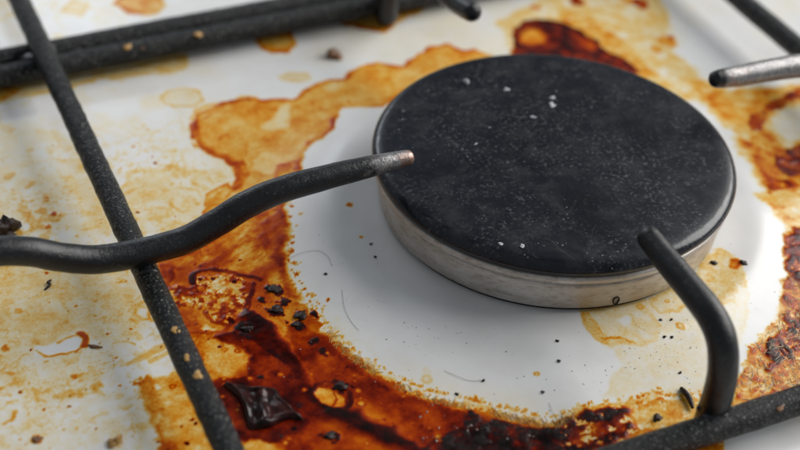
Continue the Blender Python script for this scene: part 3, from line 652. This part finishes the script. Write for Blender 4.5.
def surf_blob(name, c, sx, sy, sz, mat, parent=None, seed=0, rot=0.0, amp=0.35, sub_=3):
    """an uneven lump; c is the centre of its underside (mm)"""
    bm = bmesh.new(); bmesh.ops.create_icosphere(bm, subdivisions=sub_, radius=1.0)
    rg = random.Random(seed); ph = [rg.uniform(0, 6.28) for _ in range(9)]; V = []
    for v in bm.verts:
        n = v.co
        k = 1+amp*(0.5*math.sin(2.3*n.x+ph[0]+2*n.z)+0.5*math.sin(3.1*n.y+ph[1]-1.7*n.x)+0.35*math.sin(5.3*n.z+ph[2]+4*n.y)+0.25*math.sin(7.7*n.x+ph[3]+5*n.y)+0.30*math.sin(9*n.x+4*n.z+ph[4])*math.sin(8*n.y+ph[5])+0.22*math.sin(15*n.x+ph[6])*math.sin(13*n.y+6*n.z+ph[7]))
        v.co = n*k
    cr, sr = math.cos(rot), math.sin(rot)
    for v in bm.verts:
        x, y, z = v.co.x*sx, v.co.y*sy, v.co.z*sz
        z = max(z, -0.25*sz)+0.25*sz
        V.append((x*cr-y*sr, x*sr+y*cr, z))
    F = [tuple(v.index for v in f.verts) for f in bm.faces]; bm.free()
    o = mesh_obj(name, V, F, mat, parent); o.location = Vector(c)*S
    return o

# drip mark on the head
a0 = at_height(615, 301, 4.6); ang = math.atan2(a0[1], a0[0])
pts = []
for k in range(13):
    t = k/12*2*math.pi*0.97+0.6; aa = ang+0.021*math.cos(t)*(0.75+0.25*math.sin(t)); zz = 5.0+1.3*math.sin(t); rr_ = 48.05+0.05*(zz-5)
    pts.append((rr_*math.cos(aa), rr_*math.sin(aa), zz-2.4))
tube('burnt_drip', pts, 0.22, M_CHAR, burner, n=3, sides=8, rough=0.05)

# ------------------------------------------------------------------ pan support
grate = empty('pan_support', (0, 0, 0))
tag(grate, 'black iron pan support with round bars and wavy fingers around the burner', 'pan support')
def straight(a, b, n): return [tuple(np.array(a)+(np.array(b)-np.array(a))*k/n) for k in range(n+1)]
tube('side_bar', straight((-115.7, 330, 10.6), (-115.7, -110, 10.2), 44), 3.25, M_BAR, grate, n=8, rough=0.13, seed=1, wear=[0.0]*45)
tube('side_bar', straight((107.6, 330, 10.6), (107.6, -110, 10.2), 30), 3.4, M_BAR, grate, n=6, rough=0.10, seed=2)
tube('rear_rail', straight((-330, 104.6, 4.4), (118, 112.0, 4.4), 40), 3.6, M_BAR, grate, n=6, rough=0.12, seed=3)
tube('rear_rail', straight((-330, 113.0, 4.6), (118, 120.6, 4.6), 40), 3.6, M_BAR, grate, n=6, rough=0.12, seed=4)
tube('front_bar', straight((-125, -93.9, 4.6), (118, -93.9, 4.6), 26), 3.6, M_BAR, grate, n=6, rough=0.10, seed=5, wear=[0.0]*27)
# fingers
lf = [(-256, 0, 27), (-215, 0, 27.4), (-172, 0, 27.4), (-158, 0, 27.2), (-149.6, 0, 26.4), (-142.8, 0, 24.3), (-136, 0, 20.6), (-128, 0, 17.4), (-119.5, 0, 16.3), (-111.5, 0, 16.4), (-104, 0, 17.2), (-96, 0, 20.4), (-88.5, 0, 23.8), (-80, 0, 25.9), (-69, 0, 26.7), (-58, 0, 27.0), (-49, 0, 27.1), (-44.6, 0, 27.15)]
tube('finger', lf, [3.6]*9+[3.55]*4+[3.4, 3.25, 2.95, 2.45, 2.15], M_IRON, grate, n=7, rough=0.08, seed=6, wear=[0]*13+[0.02, 0.14, 0.33, 0.75, 1.0])
ff = [(-6, -90.2, 2.0), (-6, -90.6, 7), (-6, -90.9, 13), (-6, -90.3, 20), (-6, -87.6, 26.4), (-6, -82.0, 29.6), (-6, -73.5, 30.4), (-6, -62.3, 30.9), (-6, -54.6, 31.5)]
tube('finger', ff, [3.6, 3.6, 3.6, 3.6, 3.6, 3.55, 3.4, 3.2, 2.95], M_IRON, grate, n=8, rough=0.06, seed=7, wear=[0]*9)
rf = [(256, 0, 27.5), (170, 0, 28), (150, 0, 27.5), (135, 0, 21.5), (118, 0, 17.0), (107.6, 0, 16.8), (98, 0, 18), (90, 0, 23.5), (82, 0, 28.2), (70, 0, 29.5), (58.8, 0, 29.9), (53.2, 0, 30.35), (50.3, 0, 30.6)]
tube('finger', rf, [3.6]*8+[3.5, 3.3, 3.05, 2.8, 2.45], M_IRON, grate, n=8, rough=0.07, seed=8, wear=[0]*7+[0.35, 0.55, 0.62, 0.66, 0.6, 0.0])  # wear drops at the tip to paint its shaded end face black
tf = [(-3, 105.4, 1.8), (-3, 105.4, 8), (-3, 105.0, 15), (-2.6, 103, 22), (-2, 98, 27.5), (-1, 90, 29.6), (0, 78, 29.6), (0, 69, 29.6), (0, 61, 30.5), (0, 53.0, 32.3)]
tube('finger', tf, [3.6]*6+[3.5, 3.4, 3.2, 2.9], M_IRON, grate, n=8, rough=0.07, seed=9, wear=[0]*7+[0.0, 0.05, 0.25])
# weld beads where rods cross
for (c, sx, sy, sz, sd) in [((-115.7, 3.2, 11.3), 2.7, 2.0, 2.2, 1), ((-115.7, -3.2, 11.3), 2.7, 2.0, 2.2, 2), ((-6, -91.4, 5.6), 4.6, 3.2, 3.0, 3), ((-3, 107.2, 5.5), 4.4, 3.0, 3.0, 4), ((-118.6, 110.5, 5.0), 3.6, 3.4, 3.2, 5), ((107.6, 3.0, 11.3), 3.4, 2.4, 2.6, 6), ((-112.4, 113.5, 6.2), 2.2, 2.6, 2.4, 7)]:
    o = surf_blob('weld_bead', c, sx, sy, sz, M_IRON, grate, sd, amp=0.22)
    fattr(o, 'wear', [0.0]*len(o.data.vertices))
# food spatter burnt onto the bars
def on_bar(name, p, sx, sy, sz, mat, sd): return surf_blob(name, p, sx, sy, sz, mat, grate, sd, amp=0.3)
for k, (y, dx) in enumerate([(-27, 0.4), (-36.5, 0.2), (-43.0, 0.5)]):
    on_bar('grease_spot', (-115.7-0.5+dx, y, 13.2), 0.9, 1.7, 0.35, M_TAN, 40+k)
for k, (x, dz, m_, sx) in enumerate([(-90, 7.3, M_TAN, 1.3), (-67.5, 7.2, M_TAN, 1.5), (-86.0, 6.5, M_BROWN, 1.2)]):
    on_bar('grease_spot', (x, 107.0+0.0165*(x+115), dz), sx*1.1, 2.0, 0.45, m_, 50+k)
on_bar('grease_spot', (9.0, -95.8, 7.0), 1.4, 1.0, 0.5, M_BROWN, 61)

# ------------------------------------------------------------------ loose burnt bits
def flake():
    out = [(222, 386), (227, 384), (233, 385), (246, 387), (260, 389), (269, 390), (277, 391), (281, 396), (283, 401), (289, 406), (295, 412), (304, 421), (297, 422), (290, 421), (281, 424), (272, 429), (262, 431), (252, 432), (248, 430), (246, 426), (243, 416), (241, 409), (238, 402), (234, 397), (228, 391)]
    P = catmull([(*p, 0) for p in mm(out)], 4)[:-1, :2]; c = P.mean(0); n = len(P); K = 16
    V = []; F = []
    for j in range(K+1):
        s_ = j/K; Q = c+(P-c)*(1-s_)
        x, y = Q[:, 0], Q[:, 1]
        d = sdf(P, x, y)
        z = 1.2*(1-np.exp(-np.clip(d, 0, 9)/1.2))+0.9*np.exp(-((d-0.9)/0.7)**2)+0.7*fbm(x, y, 4.5, 2.0, 2)*sstep(0, 1.0, d)
        z = z+0.9*np.exp(-((x-c[0]-0.3*(y-c[1]))/1.1)**2)*sstep(0, 2, d)
        if j == 0: z = z*0
        V.extend(np.column_stack([x-c[0], y-c[1], np.maximum(z, 0)+0.12]))
    for j in range(K):
        for k in range(n):
            a = j*n+k; b = j*n+(k+1) % n
            F.append((a, b, b+n, a+n))
    me0 = len(V)
    V.extend(np.column_stack([P[:, 0]-c[0], P[:, 1]-c[1], np.zeros(n)]))
    for k in range(n): F.append((me0+k, me0+(k+1) % n, (k+1) % n, k))
    F.append(tuple(me0+n-1-k for k in range(n)))
    o = mesh_obj('burnt_food_flake', V, F, M_FLAKE); o.location = Vector((c[0], c[1], float(plate_z(math.hypot(c[0], c[1])))+0.1))*S
    return tag(o, 'shiny curled black flake of burnt food on the amber stain beside the long bar', 'burnt food')
flake()
def lump(name, px, py, sx, sy, sz, mat, label, cat, group=None, seed=0, rot=0.0, z=None, amp=0.5):
    P = on_plate(px, py) if z is None else at_height(px, py, z)
    i = min(max(np.searchsorted(xs, P[0]), 0), NX-1); j = min(max(np.searchsorted(ys, P[1]), 0), NY-1)
    zz = Z[j, i]-0.05 if z is None else z-0.05
    return tag(surf_blob(name, (P[0], P[1], zz), sx, sy, sz, mat, None, seed, rot, amp), label, cat, group)
CR = 'burnt crumb'
lump('burnt_crumb', 274, 290, 1.7, 1.1, 0.35, M_CHAR, 'small matt black crumb just right of the gold froth patch', CR, seed=1, rot=0.3)
lump('burnt_crumb', 276, 311, 1.6, 1.3, 0.5, M_CHAR, 'black crumb in the amber stain below and right of the froth patch', CR, seed=2)
lump('burnt_crumb', 301, 316, 1.8, 1.2, 0.55, M_CHAR, 'black crumb at the left edge of the clean white ring', CR, seed=3, rot=0.9)
lump('burnt_crumb', 296, 325, 1.2, 0.7, 0.3, M_CHAR, 'smaller of two black crumbs at the left edge of the clean ring', CR, seed=4)
lump('burnt_crumb', 248, 330, 1.3, 0.9, 0.5, M_CHAR, 'black crumb in the dark red lobe above the big burnt flake', CR, seed=5)
lump('burnt_crumb', 340, 388, 1.4, 1.2, 0.6, M_CHAR, 'black crumb beside the trapped amber bubbles near the front', CR, seed=6)
lump('burnt_crumb', 331, 437, 1.3, 1.1, 0.4, M_CHAR, 'black crumb in the red stain below the amber bubbles', CR, seed=7)
lump('burnt_crumb', 335, 57, 2.6, 1.9, 1.6, M_BROWN, 'dark brown crumb on clean enamel in front of the rear rails', CR, seed=8)
lump('burnt_crumb', 5, 233, 4.0, 3.2, 4.2, M_CHAR, 'large dark crumb at the left edge behind the wavy finger', CR, seed=9)
lump('burnt_crumb', 115, 443, 1.6, 1.3, 1.3, M_TAN, 'tan crumb lying on white enamel left of the long bar near the front', CR, seed=10)
lump('burnt_crumb', 38, 439, 1.1, 0.8, 0.4, M_BROWN, 'flat brown crumb at the front left on pale enamel', CR, seed=11)
lump('burnt_crumb', 96, 347, 1.6, 0.5, 0.4, M_BROWN, 'thin brown splinter beside the white scraped patch', CR, seed=12, rot=-0.5)
lump('burnt_crumb', 714, 263, 0.9, 0.6, 0.5, M_CHAR, 'black crumb on the tan patch right of the burner, nearest the cap', CR, seed=13)
lump('burnt_crumb', 743, 263, 1.0, 0.6, 0.5, M_CHAR, 'black crumb at the reddish tip of the tan patch right of the burner', CR, seed=14, rot=-0.6)
lump('burnt_crumb', 657, 419, 1.3, 0.8, 0.7, M_CHAR, 'black crumb in the pinkish crust beside the front bar', CR, seed=15, rot=0.5)
for k, (px, py) in enumerate([(483, 381), (457, 394), (557, 341), (543, 392), (664, 337), (672, 337), (661, 320), (671, 320), (680, 373), (725, 314), (559, 361), (371, 244), (375, 257), (326, 274)]):
    lump('speck', px, py, 0.42, 0.36, 0.3, M_CHAR, 'tiny black speck on the pale ring around the burner', 'speck', 'black specks on the clean ring', seed=70+k)
# charred stalks
def stalk(pts, r, label, mat=M_CHAR, seed=0):
    P = [on_plate(*p) for p in pts]; c = P[0]
    Q = [(p[0]-c[0], p[1]-c[1], 0.55*r+0.25*math.sin(i*1.3)) for i, p in enumerate(P)]
    o = tube('charred_stalk', Q, [r*k for k in [0.7]+[1.0]*(len(P)-2)+[0.6]], mat, None, n=4, sides=8, rough=0.12, seed=seed)
    o.location = Vector((c[0], c[1], c[2]+0.1))*S
    return tag(o, label, 'burnt stalk')
stalk([(681, 390), (685, 396), (689, 402), (692, 410)], 0.75, 'black charred stalk left of the front finger', seed=1)
stalk([(51, 281), (48, 284), (50, 286), (45, 290)], 0.38, 'tiny curly black thread on the tan film below the wavy finger', seed=2)

M_HAIR = mat_simple('grey_hair', (0.16, 0.14, 0.12), 0.5, (0.24, 0.21, 0.18), 900, 0.0)
def hair(pts, label, seed):
    P = [on_plate(*p) for p in pts]; c = P[0]
    Q = [(p[0]-c[0], p[1]-c[1], p[2]-c[2]+0.10+0.12*(i % 2)) for i, p in enumerate(P)]
    o = tube('hair', Q, 0.035, M_HAIR, None, n=6, sides=5, rough=0.0, seed=seed); o.location = Vector(c)*S
    return tag(o, label, 'hair')
hair([(290, 258), (303, 253), (318, 251), (328, 257), (332, 266)], 'fine curved hair on the ring just right of the brown streaks', 1)
hair([(342, 290), (344, 306), (350, 320), (359, 331)], 'fine hair running down the clean ring left of the burner', 2)
hair([(444, 371), (458, 377), (470, 381), (482, 381)], 'fine hair on the ring in front of the burner ending at a black speck', 3)
hair([(549, 403), (552, 411), (556, 418), (557, 425)], 'short upright hair at the front crust below the burner', 4)
# pale grains and beads on the cap
GR = 'pale grains on the burner cap'
for k, (px, py, r) in enumerate([(553, 98, 1.25), (552, 106, 1.5), (506, 89, 1.1), (534, 118, 1.0), (485, 90, 0.5), (477, 144, 0.75), (462, 150, 0.5), (522, 246, 0.75), (501, 244, 0.7), (616, 143, 0.4), (556, 91, 0.5), (520, 159, 0.4), (570, 167, 0.45), (490, 128, 0.55), (496, 132, 0.45)]):
    P = at_height(px, py, 19.6)
    o = surf_blob('pale_grain', (P[0], P[1], 19.52+0.2*(1-math.hypot(P[0], P[1])/50)), r*0.8, r*0.5, r*0.14, M_PALE, None, 90+k, k*0.7, 0.8)
    tag(o, {0: 'upper of the two big pale chips side by side at the back of the cap', 1: 'lower of the two big pale chips side by side at the back of the cap', 7: 'bright pale chip near the front edge of the black cap'}.get(k, 'pale grain stuck to the top of the black burner cap'), 'grain', GR)
P = at_height(466, 83, 19.5)
tag(surf_blob('grease_bead', (P[0], P[1], 19.5), 0.9, 0.9, 1.1, M_PALE, None, 131, 0, 0.1), 'tiny shiny bead near the back left edge of the burner cap', 'bead')
# uncountable fine dust on the cap
V = []; F = []
rg = np.random.default_rng(4)
cen = [(-12, 8, 17, 420), (10, -2, 18, 330), (-8, -22, 14, 140), (0, 0, 30, 260)]
for (cx, cy, sd, n) in cen:
    for k in range(n):
        x, y = rg.normal(cx, sd), rg.normal(cy, sd*0.8)
        if math.hypot(x, y) > 46: continue
        r = abs(rg.normal(0.10, 0.07))+0.05; z = 19.55+0.2*(1-math.hypot(x, y)/50); i0 = len(V); t = rg.uniform(0, 6.28)
        for q in range(5):
            a = t+q*2*math.pi/5; rr_ = r*rg.uniform(0.6, 1.3); V.append((x+rr_*math.cos(a), y+rr_*math.sin(a), z-0.03))
        V.append((x, y, z+r*0.5))
        for q in range(5): F.append((i0+q, i0+(q+1) % 5, i0+5))
M_DUST = mat_simple('grey_dust', (0.13, 0.135, 0.145), 0.7, (0.26, 0.265, 0.275), 1500)
dust = mesh_obj('dust', V, F, M_DUST, cap); dust['kind'] = 'stuff'
# little pale crystals of sugar and fat on the crust
V = []; F = []
rg = random.Random(9)
while len(V) < 6*80:
    px = rg.uniform(420, 680); py = rg.uniform(404, 448)
    if rg.random() < 0.25: px = rg.uniform(240, 430); py = rg.uniform(320, 440)
    P = on_plate(px, py); i = np.searchsorted(xs, P[0]); j = np.searchsorted(ys, P[1])
    if FILM[j, i] < 1.5: continue
    r = rg.choice((0.1, 0.13, 0.16, 0.2, 0.26, 0.4)); i0 = len(V); t = rg.uniform(0, 6.28)
    for q in range(5):
        a = t+q*2*math.pi/5; k = r*rg.uniform(0.6, 1.4); V.append((P[0]+k*math.cos(a), P[1]+k*math.sin(a), Z[j, i]-0.04))
    V.append((P[0]+rg.uniform(-.3, .3)*r, P[1]+rg.uniform(-.3, .3)*r, Z[j, i]+r*0.7))
    for q in range(5): F.append((i0+q, i0+(q+1) % 5, i0+5))
M_CRYST = mat_simple('pale_crystals', (0.22, 0.15, 0.11), 0.25, (0.50, 0.42, 0.36), 1500)
cr = mesh_obj('pale_crystals', V, F, M_CRYST, plate, smooth=False); cr['kind'] = 'stuff'

# hair-fine burnt fat fibres along the edge of the clean ring and in the crust at the right
def fibres(name, n, place, mat, rmin, rmax, lmin, lmax, seed, parent):
    rg = random.Random(seed); V = []; F = []
    while n > 0:
        r_ = place(rg)
        if r_ is None: continue
        (x, y), ang = r_
        i = min(np.searchsorted(xs, x), NX-1); j = min(np.searchsorted(ys, y), NY-1); z0 = Z[j, i]
        n -= 1; L_ = rg.uniform(lmin, lmax); bend = rg.uniform(-1.3, 1.3); rr_ = rg.uniform(rmin, rmax); h = rg.uniform(0.03, 0.22)
        i0 = len(V); K = 5; px, py = x, y
        for k in range(K+1):
            t = k/K; a = ang+bend*t; rad = rr_*(1-0.75*t)
            z = z0+0.02+h*math.sin(math.pi*t*0.8)
            nx, ny = -math.sin(a), math.cos(a)
            for (s1, s2) in ((1, -0.5), (-1, -0.5), (0, 1)): V.append((px+nx*rad*s1, py+ny*rad*s1, z+rad*s2))
            px += math.cos(a)*L_/K; py += math.sin(a)*L_/K
        for k in range(K):
            for q in range(3):
                a = i0+k*3+q; b = i0+k*3+(q+1) % 3; F.append((a, b, b+3, a+3))
    o = mesh_obj(name, V, F, mat, parent); o['kind'] = 'stuff'; return o
M_FIB = mat_simple('amber_fibre', (0.50, 0.24, 0.03), 0.35, (0.72, 0.44, 0.12), 600, 0.0)
M_STRAW = mat_simple('straw_fibre', (0.55, 0.38, 0.20), 0.45, (0.82, 0.70, 0.52), 600, 0.0)
RM = mm(RING[5:19])
seg_l = np.linalg.norm(np.diff(RM, axis=0), axis=1); cum = np.concatenate([[0], np.cumsum(seg_l)])
def edge_place(rg):
    d = rg.uniform(0, cum[-1]); k = min(np.searchsorted(cum, d, side='right')-1, len(seg_l)-1)
    if vnoise(np.array([d]), np.array([0.0]), 5.0, 3.0)[0] < rg.uniform(0.15, 0.8): return None
    p = RM[k]+(RM[k+1]-RM[k])*(d-cum[k])/seg_l[k]
    inward = math.atan2(-p[1], -p[0]); p = p*(1+rg.uniform(-0.004, 0.022))
    return (p, inward+rg.uniform(-1.1, 1.1))
fibres('burnt_fibres', 420, edge_place, M_FIB, 0.05, 0.12, 0.7, 2.4, 3, plate)
CRP = mm(RC)
def crust_place(rg):
    px = rg.uniform(736, 806); py = rg.uniform(285, 400); p = on_plate(px, py)[:2]
    if sdf(CRP, np.array([p[0]]), np.array([p[1]]))[0] < 0.5 or rg.random() > 0.3+py/500: return None
    return (p, rg.uniform(-0.4, 1.6))
fibres('straw_fibres', 260, crust_place, M_STRAW, 0.06, 0.13, 0.8, 4.2, 4, plate)

# fine black spatter on the clean ring and on the pale film right of the burner
rg = random.Random(21); V = []; F = []
def add_speck(px, py, r):
    P = on_plate(px, py); i = min(np.searchsorted(xs, P[0]), NX-1); j = min(np.searchsorted(ys, P[1]), NY-1)
    if math.hypot(P[0], P[1]) < 51: return
    i0 = len(V); t = rg.uniform(0, 6.28); el = rg.uniform(0.5, 1.0)
    for q in range(6):
        a = q*2*math.pi/6; k = r*rg.uniform(0.6, 1.3); ux, uy = k*math.cos(a), k*math.sin(a)*el
        V.append((P[0]+ux*math.cos(t)-uy*math.sin(t), P[1]+ux*math.sin(t)+uy*math.cos(t), Z[j, i]-0.02))
    V.append((P[0], P[1], Z[j, i]+r*0.35))
    for q in range(6): F.append((i0+q, i0+(q+1) % 6, i0+6))
for k in range(90):
    add_speck(rg.gauss(660, 32), rg.gauss(340, 28), rg.choice((0.10, 0.13, 0.17, 0.22)))
for k in range(60):
    add_speck(rg.uniform(290, 420), rg.uniform(190, 360), rg.choice((0.09, 0.11, 0.14, 0.2)))
for k in range(60):
    add_speck(rg.uniform(380, 620), rg.uniform(320, 415), rg.choice((0.09, 0.11, 0.14, 0.2)))
for k in range(18):
    add_speck(rg.uniform(690, 790), rg.uniform(220, 330), rg.choice((0.1, 0.14, 0.2)))
for k in range(60):
    add_speck(rg.uniform(0, 180), rg.uniform(150, 440), rg.choice((0.09, 0.12, 0.16, 0.2)))
sp = mesh_obj('burnt_specks', V, F, M_CHAR, plate, smooth=False); sp['kind'] = 'stuff'
